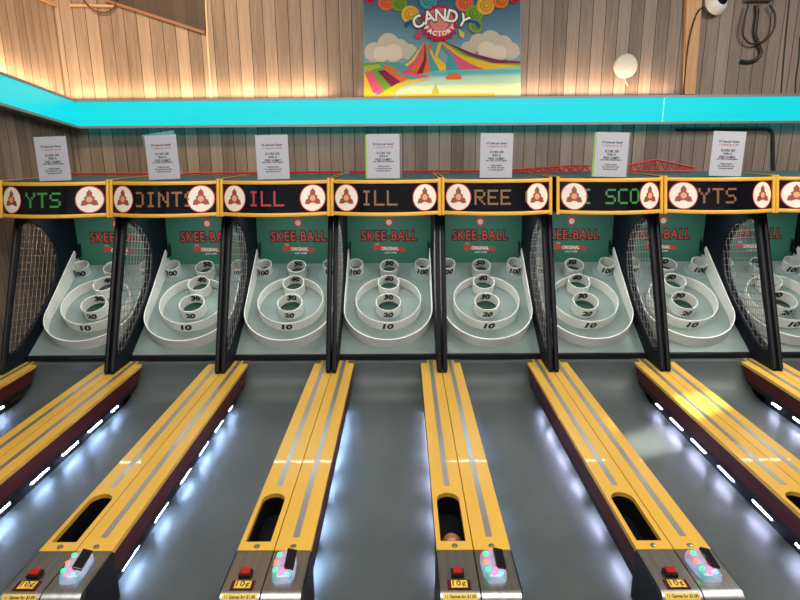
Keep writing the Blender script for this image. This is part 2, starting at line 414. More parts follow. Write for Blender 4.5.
def net_mesh(sg):
    x = sg*PX; b = MB(); n = len(HOLEP)
    for d, step in ((Vector((.42, 1.0)).normalized(), .050), (Vector((1.0, -.18)).normalized(), .052)):
        nn = Vector((-d.y, d.x)); vals = [Vector(p).dot(nn) for p in HOLEP]
        c = min(vals) + step*.6
        while c < max(vals):
            hits = []
            for i in range(n):
                p, q = Vector(HOLEP[i]), Vector(HOLEP[(i+1) % n]); a1, a2 = p.dot(nn)-c, q.dot(nn)-c
                if a1*a2 < 0: hits.append(p + (q-p)*(a1/(a1-a2)))
            hits.sort(key=lambda h: h.dot(d))
            for k in range(0, len(hits)-1, 2):
                b.tube([(x, hits[k].x, hits[k].y), (x, hits[k+1].x, hits[k+1].y)], .0017, 4)
            c += step
    return b.mesh('wire_net', WIRE)
def rim_mesh(sg):
    b = MB()
    b.tube([(sg*PX, p[0], p[1]) for p in HOLEP], .012, 6, True)
    b.tube([(sg*PX, 3.945, ZR+.016), (sg*PX, 4.395, HBZ-.01)], .017, 8)
    return b.mesh('frame_edge', BLACK, True)
def rail_cap(sg, slot):
    x0, x1 = sorted((sg*HW, sg*(FW-.002)))
    holes = []
    if slot:
        cx = (x0+x1)/2 - .002; hw = .05; ys, ye = 2.083, 2.43
        holes = [[(cx-hw, ys), (cx+hw, ys)] + [(cx+hw*math.cos(t*PI/12), ye-.055 + .055*math.sin(t*PI/12)) for t in range(0, 13)]]
    o = [(x0, YCAP), (x1, YCAP), (x1, YE), (x0, YE)]
    return o, holes
def rail_prism(sg, slot, z0, z1, inset=0.0, ye=None, round_end=0):
    o, h = rail_cap(sg, slot)
    if inset: 
        s0 = 0 if sg > 0 else 1
        o = [(x + (inset if (x == sg*HW) and sg > 0 else (-inset if x == sg*HW else 0)), y) for x, y in o]
    if ye: o = [(x, min(y, ye)) for x, y in o]
    return MB().prism(o, lambda x, y: (x, y, z0), lambda x, y: (x, y, z1), h)
def ramp_profile(dz=0.0):
    return [(3.90 + .24*math.sin(t*PI/20), ZL + .215*(1-math.cos(t*PI/20)) + dz) for t in range(11)]
def lane_mesh():
    pr = [(1.72, ZL)] + ramp_profile() + [(YE-.038, ZL+.2153)]
    lo = [(YE-.038, ZL+.15), (4.10, ZL-.03), (1.72, ZL-.03)]
    return MB().prism(pr + lo, lambda y, z: (-HW-.044, y, z), lambda y, z: (HW+.044, y, z)).mesh('lane', LANE, True)
LEDCOL = {'green': mat('green_led', (.02, .1, .02), .5, emit=(.06, .55, .05), es=.2), 'orange': mat('orange_led', (.1, .05, .02), .5, emit=(.62, .25, .05), es=.2),
          'red': mat('red_led', (.1, .01, .02), .5, emit=(.9, .03, .07), es=.32)}
def reader_shell():
    m = mat('lit_reader_shell', (.16, .20, .24), .25, coat=.3); nt = m.node_tree; N = nt.nodes; L = nt.links
    tc = N.new('ShaderNodeTexCoord'); n = N.new('ShaderNodeTexNoise'); n.inputs['Scale'].default_value = 16; n.inputs['Detail'].default_value = 1
    r = N.new('ShaderNodeValToRGB'); e = r.color_ramp.elements
    e[0].position = .3; e[0].color = (.05, .55, .40, 1); e[1].position = .72; e[1].color = (.85, .12, .25, 1)
    for p, c in ((.42, (.25, .55, .80, 1)), (.5, (.60, .70, .90, 1)), (.6, (.75, .45, .75, 1))): q = e.new(p); q.color = c
    L.new(tc.outputs['Object'], n.inputs['Vector']); L.new(n.outputs['Fac'], r.inputs[0])
    b = N['Principled BSDF']; L.new(r.outputs[0], b.inputs['Emission Color']); b.inputs['Emission Strength'].default_value = .48
    return m
SHELL = reader_shell()
DOTS = [mat('led_dot_'+k, c, .4, emit=c, es=3.0) for k, c in (('green', (.02, .8, .15)), ('pink', (1, .08, .25)), ('blue', (.08, .3, 1)), ('red', (1, .1, .05)))]

def make_machine(k, label, led, hx=(-HH, HH), dots=0):
    xc = -.123 + .777*k
    t = thing('ball_rolling_machine', label, 'arcade game', (xc, YF, 0), group=None)
    def part(name, key, fn, parent=None, label=None):
        me = cached(key, fn); o = link(name, me, parent or t)
        if parent is None: o.location = (0, -YF, 0)
        if label: o['label'] = label
        return o
    # lower body and alley
    part('cabinet', 'cab', lambda: MB().box((-FW+.01, YF+.02, 0), (FW-.01, 5.1, ZL-.031)).mesh('cabinet', BLACK))
    part('lane', 'lane', lane_mesh)
    for sg in (-1, 1):
        sl = sg > 0
        cap = part('rail', ('cap', sg), lambda: rail_prism(sg, sl, ZR-.02, ZR).mesh('rail', YELLOW, bevel=0), label='yellow painted rail top')
        part('rail_side', ('side', sg), lambda: MB().prism([(YCAP, ZL+.105), (4.02, ZL+.105), (4.075, ZL+.125), (4.10, ZL+.155), (4.10, ZR-.0201), (YCAP, ZR-.0201)],
            lambda y, z: (sg*(HW+.006), y, z), lambda y, z: (sg*(HW+.016), y, z)).mesh('rail_side', MAROON), label='dark red rail side')
        part('rail_core', ('core', sg), lambda: rail_prism(sg, sl, ZL+.105, ZR-.0202, .0161, 4.02).mesh('rail_core', HOLE))
        def base():
            x0, x1 = sg*(HW+.006), sg*(FW-.001)
            pr = [(YF+.01, ZL+.072), (3.93, ZL+.072), (4.0, ZL+.076), (4.04, ZL+.085), (4.06, ZL+.1048), (YF+.01, ZL+.1048)]
            b = MB().prism(pr, lambda y, z: (x0, y, z), lambda y, z: (x1, y, z))
            b.prism([(YF+.01, ZL), (3.88, ZL), (3.88, ZL+.072), (YF+.01, ZL+.072)], lambda y, z: (sg*(HW+.045), y, z), lambda y, z: (x1, y, z))
            return b.mesh('rail_base', BLACK, True)
        part('rail_base', ('base', sg), base, label='black rail foot along the lane')
        ystart = 2.487 if sl else 2.11; xm = sg*(HW+FW)/2
        part('metal_strip', ('tape', sg), lambda: MB().box((xm-.013, ystart, ZR), (xm+.013, YE-.01, ZR+.0015)).mesh('metal_strip', TAPE), label='silver strip let into the rail top')
        part('bolt', ('bolt', sg), lambda: MB().lathe([(.012, 0), (.011, .004), (.006, .006), (0.0, .0065)], Matrix.Translation((xm, 2.052, ZR)), 16).mesh('bolt', STEEL, True))
        # metal console at the player's end
        def console():
            x0, x1 = sg*(HW+.001), sg*(FW-.0025)
            R = .055; pr = [(YCAP-.001, ZR-.004), (YCAP-.001, ZL)] + [(YF+.005, ZL-.0)] + [(YF+R-.0 - R*math.cos(q*PI/16), ZR-.004-R+R*math.sin(q*PI/16)) for q in range(0, 9)]
            return MB().prism(pr, lambda y, z: (x0, y, z), lambda y, z: (x1, y, z)).mesh('console', STEEL, True)
        co = part('console', ('console', sg), console, label='brushed metal console cover')
        part('console_side', ('cside', sg), lambda: MB().prism([(YCAP, ZR-.008), (YCAP, ZL+.001), (YF+.012, ZL+.001), (YF+.012, ZR-.06), (YF+.03, ZR-.03), (YF+.06, ZR-.008)],
            lambda y, z: (sg*(HW-.006), y, z), lambda y, z: (sg*(HW+.0005), y, z)).mesh('console_side', BLACK), label='black side of the console')
        # light strips
        for j, yc in enumerate((3.72, 3.46, 3.17, 2.86, 2.53, 2.20)):
            ln = .08 if j == 0 else .16
            part('light_strip', ('led', sg, j), lambda: MB().box((min(sg*(HW+.019), sg*(HW+.029)), yc-ln/2, ZL+.050), (max(sg*(HW+.019), sg*(HW+.029)), yc+ln/2, ZL+.059)).mesh('light_strip', LED_B if sg < 0 else LED_V))
        part('side_panel', ('panel', sg), lambda: side_panel(sg), label='dark side panel with a netted opening')
        part('wire_net', ('net', sg), lambda: net_mesh(sg))
        part('frame_edge', ('rim', sg), lambda: rim_mesh(sg))
    # right console: button, price plate, printed strip
    xm = (HW+FW)/2
    bb = part('button_base', 'bbase', lambda: MB().box((xm-.026, 1.872, ZR-.004), (xm+.020, 1.912, ZR+.010)).mesh('button_base', BLACK, bevel=.002))
    part('button', 'button', lambda: MB().box((xm-.020, 1.877, ZR+.0095), (xm+.014, 1.907, ZR+.020)).mesh('button', REDBTN, bevel=.003), label='red push button')
    part('price_plate', 'plate', lambda: MB().box((xm-.043, 1.815, ZR-.0039), (xm+.040, 1.862, ZR-.001)).mesh('price_plate', MAROON), label='dark red plate with a yellow price label')
    part('price_label', 'plabel', lambda: MB().box((xm-.030, 1.822, ZR-.0011), (xm+.028, 1.859, ZR+.0002)).mesh('price_label', mat('label_yellow', (.75, .50, .06), .5)))
    part('price_lettering', 'ptext', lambda: text_mesh('10¢', .038, INK, .0004, lambda x, y, z: (xm-.001+x, 1.8405+y, ZR+.0006+z), offset=.0004, spacing=1.15, width=.048))
    R = .055
    def stripfn(x, y, z, o=.0008):
        a = math.radians(58) + y/R; return (xm + x, YF+R - (R+o+z)*math.cos(a), ZR-.004-R + (R+o+z)*math.sin(a))
    def strip():
        b = MB(); rows = [[b.bm.verts.new(stripfn(x, y/10*.024-.012, 0, o)) for y in range(11)] for x, o in ((-.062, .0008), (.060, .0008))]
        for i in range(10): b._f([rows[0][i], rows[1][i], rows[1][i+1], rows[0][i+1]])
        return b.mesh('printed_strip', mat('label_yellow'))
    part('printed_strip', 'strip', strip)
    part('strip_lettering', 'striptext', lambda: text_mesh('11 Games for $1.00', .015, INK, .0003, lambda x, y, z: stripfn(x, y, z, .0013), offset=.0003, width=.108))
    # left console: lit card reader
    xr = -xm; rd_y = 1.925
    def reader():
        b = MB(); M = Matrix.Translation((xr-.011, rd_y, ZR-.004)) @ Matrix.Rotation(math.radians(4), 4, 'Z')
        sp = lambda v, e: math.copysign(abs(v)**e, v); rings = []
        for i in range(11):
            f = PI/2*i/10; ring = []
            for q in range(28):
                a = 2*PI*q/28; y = .080*sp(math.cos(f), .55)*sp(math.sin(a), .6)
                ring.append(b.bm.verts.new(M @ Vector((.043*sp(math.cos(f), .55)*sp(math.cos(a), .6), y, (.036 + .09*y)*sp(math.sin(f), .7)))))
            rings.append(ring)
        for i in range(10):
            for q in range(28): b._f([rings[i][q], rings[i][(q+1) % 28], rings[i+1][(q+1) % 28], rings[i+1][q]])
        b._f(rings[0][::-1])
        return b.mesh('card_reader', SHELL, True)
    rd = part('card_reader', 'reader', reader, label='glowing card reader with a small black screen')
    def rsub(name, key, fn, label=None):
        o = link(name, cached(key, fn), rd)
        if label: o['label'] = label
    def screen():
        M = Matrix.Translation((xr+.012, rd_y+.006, ZR+.036)) @ Matrix.Rotation(math.radians(4), 4, 'Z') @ Matrix.Rotation(math.radians(18), 4, 'Y') @ Matrix.Rotation(math.radians(9), 4, 'X')
        b = MB().box((-.018, -.046, -.006), (.018, .044, .006)); b.bm.transform(M); return b.mesh('screen', mat('screen_glass', (.01, .01, .013), .08), bevel=.002)
    rsub('screen', 'screen', screen, 'small black screen')
    for j, (dx, dy, dz) in enumerate(((-.024, -.040, .027), (-.004, -.058, .022), (.020, -.056, .023), (-.027, -.004, .032), (-.022, .034, .037), (.004, -.040, .029))):
        rsub('led_dot', ('dot', j), lambda: MB().lathe([(.0085, -.006), (.008, .002), (.004, .005), (0, .0055)], Matrix.Translation((xr-.012+dx, rd_y+dy, ZR-.001+dz)), 10).mesh('led_dot', DOTS[(j) % 4], True))
    # target field
    part('playfield', 'field', lambda: MB().prism([(.044, 0), (SL, 0), (SL, -.02), (.044, -.02)], lambda s, w: pf(-.357, s, w), lambda s, w: pf(.357, s, w)).mesh('playfield', FIELD))
    part('front_ledge', 'ledge', lambda: MB().box((-.357, YE-.034, ZL+.12), (.357, Y0F+.041, Z0F+.023)).mesh('front_ledge', BLACK))
    part('under_apron', 'apron', lambda: MB().box((-.357, Y0F+.006, ZL-.03), (.357, 5.1, Z0F-.03)).mesh('under_apron', BLACK))
    def fence():
        R = .347; sc = .100 + R; pts = []
        for i in range(8): pts.append((-R, SL-.004 - i*(SL-sc)/8))
        for i in range(41): a = PI + PI*i/40; pts.append((R*math.cos(a), sc + R*math.sin(a)))
        for i in range(1, 9): pts.append((R, sc + i*(SL-.004-sc)/8))
        b = MB(); q = []
        for x, s in pts:
            h = .092 + max(0, s-sc)/(SL-sc)*.075
            d = Vector((x, min(0, s-sc), 0)).normalized()
            q.append([b.bm.verts.new(pf(x, s, .001)), b.bm.verts.new(pf(x, s, h)), b.bm.verts.new(pf(x-d.x*.008, s-d.y*.008, h)), b.bm.verts.new(pf(x-d.x*.008, s-d.y*.008, .001))])
        for i in range(len(q)-1):
            for j in range(4): b._f([q[i][j], q[i][(j+1) % 4], q[i+1][(j+1) % 4], q[i+1][j]])
        b._f(q[0]); b._f(q[-1][::-1])
        return b.mesh('fence', WHITE, True)
    part('fence', 'fence', fence, label='white U-shaped wall round the target field')
    part('target_ring', 'ring10', lambda: ring_mesh(.538, .260, .09).mesh('target_ring', WHITE, True), label='large white ring marked 10')
    part('number', 't10', lambda: cyl_text('10', .070, .538, .2605, .046, width=.088))
    for nm, s, x, r, h in (('30', .502, 0, .099, .092), ('40', .732, 0, .088, .092), ('50', .938, 0, .079, .09), ('100', .966, -.283, .066, .088), ('100', .966, .283, .066, .088)):
        def cup():
            M = MPF @ Matrix.Translation((x, s, 0))
            return MB().lathe([(r, -.002), (r, h-.002), (r-.002, h), (r-.005, h), (r-.007, h-.002), (r-.007, -.002)], M, 40, True).mesh('target_cup', WHITE, True)
        c = part('target_cup', ('cup', nm, x), cup, label='white cup marked %s' % nm)
        def pocket():
            return MB().lathe([(r-.0075, .0), (r-.0075, .004), (0, .0045)], MPF @ Matrix.Translation((x, s, .0005)), 32).mesh('pocket', BAG)
        link('pocket', cached(('pocket', nm, x), pocket), c)
        if nm == '100': me = cached(('n', nm, x), lambda: cyl_text('100', .068, s, r+.0005, .045, x0=x, width=.098))
        else: me = cached(('n', nm), lambda: cyl_text(nm, .066, s, r-.0085, .056, inside=True, width=.078))
        link('number', me, c)
        if nm == '30': link('number', cached('n20', lambda: cyl_text('20', .066, s, r+.0005, .042, width=.082)), c)
        if nm == '100':
            part('cup_base', ('halo', x), lambda: MB().lathe([(.098, 0), (.098, .002), (0, .0021)], MPF @ Matrix.Translation((x*.95, s-.025, .0002)), 32).mesh('cup_base', mat('pale_base', (.23, .29, .28), .4)))
    for s in (.289, .124):
        part('ball_gap', ('gap', s), lambda: MB().prism([(-.038, -.006), (.038, -.006), (.038, .008), (0, .014), (-.038, .008)], lambda a, b: pf(a, s+b, .0003), lambda a, b: pf(a, s+b, .002)).mesh('ball_gap', HOLE))
    bbd = part('backboard', 'bb', lambda: MB().box((-.3575, YBK, Z0F+.45), (.3575, YBK+.02, HBZ+.02)).mesh('backboard', GREEN), label='green backboard with red lettering')
    def zb(py): return P(404, py, YBK).z
    def flat(x0, z0, o): return lambda x, y, z: (x0 + x, YBK - o - z, z0 + y)
    zt = zb(235.5)
    for key, o, off, m in (('skb', .0012, .010, INK), ('sk', .0026, .0005, mat('letter_red', (.60, .06, .035), .45))):
        link('lettering', cached(key, lambda: text_mesh('SKEE-BALL', .118, m, .0006, flat(0, zt, o), offset=off, width=.470 + (.018 if off > .004 else 0), spacing=1.12)), bbd)
    zr = zb(248.6)
    link('ribbon', cached('ribbon', lambda: MB().prism([(-.14, -.015), (-.13, .0), (-.14, .030), (-.08, .026), (0, .014), (.08, .012), (.14, .002), (.132, -.010), (.14, -.026), (.07, -.020), (0, -.012), (-.08, -.008)],
        lambda x, y: (x, YBK-.0012, zr+y), lambda x, y: (x, YBK-.0002, zr+y)).mesh('ribbon', mat('ribbon_red', (.62, .04, .03), .5))), bbd)
    link('lettering', cached('orig', lambda: text_mesh('ORIGINAL', .040, WPRINT, .0005, flat(.005, zr+.002, .0022), offset=.0014, width=.150)), bbd)
    link('lettering', cached('the', lambda: text_mesh('THE', .018, WPRINT, .0004, flat(-.105, zr+.040, .0022), width=.035)), bbd)
    link('lettering', cached('alley', lambda: text_mesh('ALLEY GAME', .020, WPRINT, .0004, flat(.012, zr-.034, .0022), offset=.0004, width=.105)), bbd)
    def badge():
        z = zb(221.5); b = MB()
        b.mi = 0; b.prism([(.046*math.cos(q*PI/7)*(1 if q % 2 else .72), z + .052*math.sin(q*PI/7)*(1 if q % 2 else .72)) for q in range(14)], lambda x, y: (x, YBK-.0012, y), lambda x, y: (x, YBK-.0002, y))
        b.mi = 1; b.prism([(.024*math.cos(q*PI/8), z-.006 + .024*math.sin(q*PI/8)) for q in range(16)], lambda x, y: (x, YBK-.0022, y), lambda x, y: (x, YBK-.0013, y))
        return b.mesh('badge', [mat('badge_red', (.42, .05, .03), .5), CREAM])
    link('badge', cached('badge', badge), bbd)
    for sg in (-1, 1):
        def clip():
            b = MB(); z = Z0F + SL*math.sin(AL)
            b.prism([(5.02, z+.07), (5.115, z+.09), (5.115, z+.19), (5.07, z+.16)], lambda y, zz: (sg*.328, y, zz), lambda y, zz: (sg*.336, y, zz))
            return b.mesh('corner_clip', BLACK)
        part('corner_clip', ('clip', sg), clip)
    # header box with display
    def header():
        n = 24; xs = [-HH + 2*HH*i/n for i in range(n+1)]
        b = MB(); F0 = [hface(x, 0) for x in xs]; F1 = [hface(x, 1) for x in xs]
        lo = [b.bm.verts.new((x, y+.003, z)) for x, y, z in F0]; hi = [b.bm.verts.new((x, y+.003, z)) for x, y, z in F1]
        lb_ = [b.bm.verts.new((x, 5.14, HBZ)) for x in xs]; hb = [b.bm.verts.new((x, 5.14, HTZ+.006)) for x in xs]
        for i in range(n):
            b.mi = 0; b._f([lo[i], lo[i+1], hi[i+1], hi[i]]); b._f([lb_[i+1], lb_[i], hb[i], hb[i+1]]); b._f([lb_[i], lb_[i+1], lo[i+1], lo[i]])
            b.mi = 1; b._f([hi[i], hi[i+1], hb[i+1], hb[i]])
        b.mi = 0
        for i in (0, n): b._f([lo[i], hi[i], hb[i], lb_[i]])
        return b.mesh('header_box', [GLASS, HTOP], True)
    hd = part('header_box', 'header', header, label='black display header with a teal top')
    hd.location.x = hx
    if hx: hd.scale.x = .96
    def sub(name, me, label=None):
        o = link(name, me, hd)
        if label: o['label'] = label
        return o
    for nm, t0 in (('top', .945), ('bottom', .055)):
        def tr():
            n = 24; b = MB(); q = []
            for i in range(n+1):
                x = -HH + 2*HH*i/n
                q.append([b.bm.verts.new(hface(x, t, o)) for t, o in ((t0-.05, .001), (t0-.05, .010), (t0-.03, .013), (t0+.03, .013), (t0+.05, .010), (t0+.05, .001))])
            for i in range(n):
                for j in range(6): b._f([q[i][j], q[i][(j+1) % 6], q[i+1][(j+1) % 6], q[i+1][j]])
            b._f(q[0]); b._f(q[-1][::-1]); return b.mesh('header_trim', TRIMY, True)
        sub('header_trim', cached(('trim', nm), tr), 'yellow trim along the header edge')
    for sg in (-1, 1):
        def vt():
            b = MB(); x = sg*(HH+.001)
            p0, p1 = hface(sg*HH, -.02), hface(sg*HH, 1.03)
            b.tube([(x, p0[1]-.008, p0[2]), (x, p1[1]-.008, p1[2])], .0125, 10); return b.mesh('header_post', TRIMY, True)
        sub('header_post', cached(('vt', sg), vt), 'yellow corner post of the header')
        def edge():
            x = sg*(HH-.004); return MB().box((x-.004, HTY+.002, HTZ+.0065), (x+.004, 5.138, HTZ+.010)).mesh('top_edging', TRIMY)
        sub('top_edging', cached(('te', sg), edge))
        sub('medallion', cached(('med', sg), lambda: medallion_mesh(sg*.272)), 'round white medallion with a red border')
    if led:
        txt, colr, x0, lo, hi = led
        for i, ch in enumerate(txt):
            if ch != ' ':
                me = led_mesh(ch, x0 + i*6*.0146, LEDCOL[colr], lo, hi)
                if len(me.vertices): sub('led_letter', me, '%s lit display letter' % colr)
    return t
def add_header_fill(xc):
    o = area('header_fill_light', (xc, 4.62, HBZ-.012), (xc, 4.72, 1.0), (.55, .04), 4.0, (.93, 1.0, .97), 170); return o  # added fill, unseen under each header, brightens the target field and backboard
descr = [
 (-3, 'leftmost ball rolling machine, its header showing green YTS, beside the left wall', ('YTS', 'green', -.150, -.21, .2), 0),
 (-2, 'ball rolling machine, second from the left, its header showing orange OINT', ('OINTS', 'orange', -.180, -.166, .20), 0),
 (-1, 'ball rolling machine with red letters glowing in its header', ('ILL', 'red', -.165, -.2, .2), 0),
 (0, 'ball rolling machine with orange ILL in its header, under the left half of the poster', ('ILL', 'orange', -.165, -.2, .2), 0),
 (1, 'ball rolling machine with orange REE in its header, under the right part of the poster', ('REE G', 'orange', -.165, -.2, .205), 0),
 (2, 'ball rolling machine with green SCO in its header, red lattice behind it', ('E SCO', 'green', -.240, -.205, .225), .012),
 (3, 'ball rolling machine, second from the right, its header showing orange YTS', ('YTS', 'orange', -.185, -.2, .2), 0),
 (4, 'rightmost ball rolling machine, cut off by the right edge of the photo', None, 0)]
for k, lab, led, hx in descr:
    t = make_machine(k, lab, led, hx)
    add_header_fill(-.123 + .777*k)
    l = link('fill_light_bar', cached('ul', lambda: MB().box((-.29, 4.585, HBZ-.010), (.29, 4.655, HBZ-.0003)).mesh('fill_light_bar', TRIMG)), t, (0, -YF, 0))  # unseen bar added to carry the fill light under the header
# the extra yellow half rail at the end of the row belongs to the leftmost machine
first = [o for o in COL.objects if o.name == 'ball_rolling_machine'][0]
o = link('end_rail', MB().box((-FW-.135, YCAP, ZR-.02), (-FW-.004, YE, ZR)).mesh('end_rail', YELLOW), first, (0, -YF, 0)); o['label'] = 'yellow outer rail top at the end of the row'
o = link('end_rail_side', MB().box((-FW-.130, YCAP, 0), (-FW-.004, 4.02, ZR-.0201)).mesh('end_rail_side', MAROON), first, (0, -YF, 0))

# ball waiting in the return slot of the fourth machine
bx = -.123 + (HW+FW)/2 - .002
tag(link('game_ball', MB().lathe([(.040*math.sin(i*PI/16), -.040*math.cos(i*PI/16)) for i in range(17)], seg=32).mesh('game_ball', BALLM, True),
    None, (bx, 2.165, ZL+.1051+.040)), 'brown ball lying in the return slot of the yellow rail', 'ball')

# ------------------------------------------------------------------ price signs on the headers
def sign_parts():
    Wd, Ht = .222, .296
    board = MB().box((-Wd/2, 0, 0), (Wd/2, .003, Ht)).mesh('sheet', PAPER)
    back = MB().box((-Wd/2-.012, .0035, 0), (Wd/2-.012, .0065, Ht-.003)).mesh('backing_board', LIMEB)
    acr = MB().box((-Wd/2+.010, .004, 0), (Wd/2+.016, .007, Ht+.002)).mesh('clear_holder', mat('clear_acrylic', (.75, .8, .85), .1, trans=.85, alpha=.5))
    def tx(body, size, z, m, wd): return text_mesh(body, size, m, .0003, lambda a, b, c: (a, -.0006-c, z+b), offset=size*.012, width=wd*.92, lines=.95)
    head = tx('10 Cents per Game!', .022, Ht-.068, INK, .150)
    red = tx('11 Games for $1.00', .017, Ht-.088, mat('sign_red_ink', (.5, .10, .08), .6), .145)
    mid = tx('SCORE 300\nWIN A\nFREE GAME!!', .023, Ht-.147, INK, .118)
    rule = tx('see rules on each game', .016, Ht-.183, INK, .155)
    foot = tx('9 balls per game\nNo refunds once coins\nhave been inserted', .016, Ht-.228, INK, .125)
    return board, back, acr, head, red, mid, rule, foot
SB = sign_parts()
signs = [(55, 0, 2.0, 'none', 'white price sign above the green lettered header at the far left'),
         (165, 1, 2.5, 'clear', 'white price sign in a skewed clear holder, second from the left'),
         (274.5, 2, 1.0, 'none', 'white price sign above the header with red letters'),
         (384.5, 3, 0.0, 'lime', 'white price sign with a lime edge directly below the poster, above the orange ILL'),
         (496.5, 4, -.6, 'none', 'white price sign above the orange REE display, below the right end of the poster'),
         (610, 5, -2.0, 'lime', 'white price sign with a lime edge leaning in front of the red lattice'),
         (724.5, 6, -2.2, 'none', 'rightmost white price sign, near the black conduit')]
for px, i, tilt, kind, lab in signs:
    xm_ = -.123 + .777*(i-3)
    X = (px-404)/600*4.135
    dx = X - xm_; yy = HTY - (math.sqrt(HR*HR - dx*dx) - (HR-SAG)) + .035
    t = thing('price_sign', lab, 'sign', (X, yy, HTZ + (.012 if i == 1 else .0075)), 0, 'price signs on the headers')
    t.rotation_euler = (math.radians(-3), math.radians(-tilt*.8), math.radians({1: -3}.get(i, 0)))
    link('sheet', SB[0], t)
    if kind == 'lime': link('backing_board', SB[1], t)['label'] = 'lime green backing'
    if kind in ('clear', 'lime'): link('clear_holder', SB[2], t, (0, .004, .016 if kind == 'clear' else 0), (0, math.radians(-6 if kind == 'clear' else 0), 0))
    for me, nm in ((SB[3], 'heading'), (SB[4], 'price_line'), (SB[5], 'slogan'), (SB[6], 'rules_line'), (SB[7], 'small_print')):
        o = link(nm, me, t)
        if nm == 'price_line': o['label'] = 'red printed line'

# ------------------------------------------------------------------ poster
YP = YW - .012
pc = P(443, 97, YP)
poster = thing('poster', 'colourful candy poster with striped tents, hanging on the planks above the light box', 'poster', (pc.x, YP, pc.z))
def pp(name, polys, dy=0.0, label=None):
    """poster print: list of (colour, outline in the photograph) laid on the sheet"""
    b = MB(); ms = []; idx = {}
    for j, (c, pts) in enumerate(polys):
        if c not in idx: idx[c] = len(ms); ms.append(mat('poster_%d_%d_%d' % tuple(int(v*255) for v in c), tuple(v**1.35*.9 for v in c), .6, spec=.2))
        b.mi = idx[c]; y1 = YP - dy - (.00018 if name != 'sky' else .00006)*(j+1); 
        q = [P(x, y, YP) for x, y in pts]
        b.prism([(v.x, v.z) for v in q], lambda a, z: (a, y1, z), lambda a, z: (a, y1+.00012, z))
    o = link(name, b.mesh(name, ms), poster, (-pc.x, -YP, -pc.z))
    if label: o['label'] = label
    return o
def circ(x, y, r, n=20, ry=None): return [(x+r*math.cos(2*PI*k/n), y+(ry or r)*math.sin(2*PI*k/n)) for k in range(n)]
SKY = noisy('poster_paper', (.10, .30, .42), (.14, .36, .46), .5, 2)
link('sheet', MB().prism([(P(x, y, YP).x, P(x, y, YP).z) for x, y in ((365, 97.5), (522, 97.5), (522, -30), (365, -30))], lambda a, z: (a, YP, z), lambda a, z: (a, YP+.01, z)).mesh('sheet', SKY), poster, (-pc.x, -YP, -pc.z))
sky = []
for i in range(24):
    t = i/23; y = -10 + i*3.2; sky.append(((.05+.28*t, .17+.32*t, .28+.28*t), [(365.2, y), (521.8, y), (521.8, y+3.25), (365.2, y+3.25)]))
pp('sky', sky, 0)
CL = (.62, .58, .50); CL2 = (.74, .69, .60)
clouds = [(CL, circ(*a)) for a in ((376, 52, 10), (390, 44, 11), (401, 49, 10), (411, 52, 8), (470, 50, 8), (480, 43, 9), (492, 42, 11), (504, 46, 10), (512, 52, 9), (519, 54, 2.6))]
clouds += [(CL2, circ(*a)) for a in ((383, 54, 8), (395, 53, 9), (488, 51, 9), (500, 54, 8))]
pp('cloud', [q for q in clouds if q[1][0][0] < 440], .0016); pp('cloud', [q for q in clouds if q[1][0][0] > 440], .0016)
sea = [((.30, .62, .64), [(365.2, 64), (521.8, 64), (521.8, 97), (365.2, 97)]), ((.48, .68, .58), [(408, 78), (521.8, 76), (521.8, 97), (392, 97)]), ((.62, .72, .50), [(412, 86), (521.8, 84), (521.8, 97), (400, 97)]),
       ((.20, .52, .55), [(425, 72), (521.8, 70), (521.8, 74), (428, 76)])]
pp('water', sea, .0052)
PK, YL, TQ, OR, PU, GR, LM = (.68, .16, .28), (.78, .56, .06), (.10, .42, .45), (.70, .22, .06), (.28, .03, .13), (.20, .42, .06), (.45, .52, .08)
tents = []
ax, ay = 426, 43
foot = [(386, 76, TQ), (393, 74, YL), (401, 73, PK), (410, 73, OR), (418, 74, PU), (424, 74, OR), (432, 72, TQ), (441, 71, YL), (452, 70, PK)]
for i in range(len(foot)-1):
    x0, y0, c = foot[i]; x1, y1, _ = foot[i+1]
    tents.append((c, [(ax+i*.35-1, ay), (ax+i*.35-.2, ay), ((ax+x1)/2+ (1 if x1 > ax else 3), (ay+y1)/2+2), (x1, y1), (x0, y0), ((ax+x0)/2+(1 if x0 > ax else 3), (ay+y0)/2+2)]))
ax, ay = 444, 43
foot = [(437, 72, YL), (446, 71, TQ), (458, 70.5, PK), (474, 70, LM), (488, 69.5, GR), (504, 69, YL), (521.6, 68.5, TQ)]
ends = [(447, 71), (462, 70.5), (486, 70), (521.6, 68), (521.6, 66), (521.6, 64.5), (521.6, 62.5)]
cs = [TQ, PK, YL, LM, GR, PU]
for i in range(6):
    (x0, y0), (x1, y1) = ends[i], ends[i+1]
    mx0, mx1 = ax+6+i*4.0, ax+6+(i+1)*4.0
    tents.append((cs[i], [(ax-4+i*1.4, ay), (ax-4+(i+1)*1.4, ay), (mx1, 54), ((mx1+x1)/2+1, 60.5), (x1, y1), (x0, y0), ((mx0+x0)/2-1, 64), (mx0, 56)]))
tents += [(YL, [(441, 42), (444, 42), (438, 60), (432, 55)]), (TQ, [(431, 44), (440, 42), (436, 58)]), (OR, [(428, 44), (435, 47), (431, 52)])]
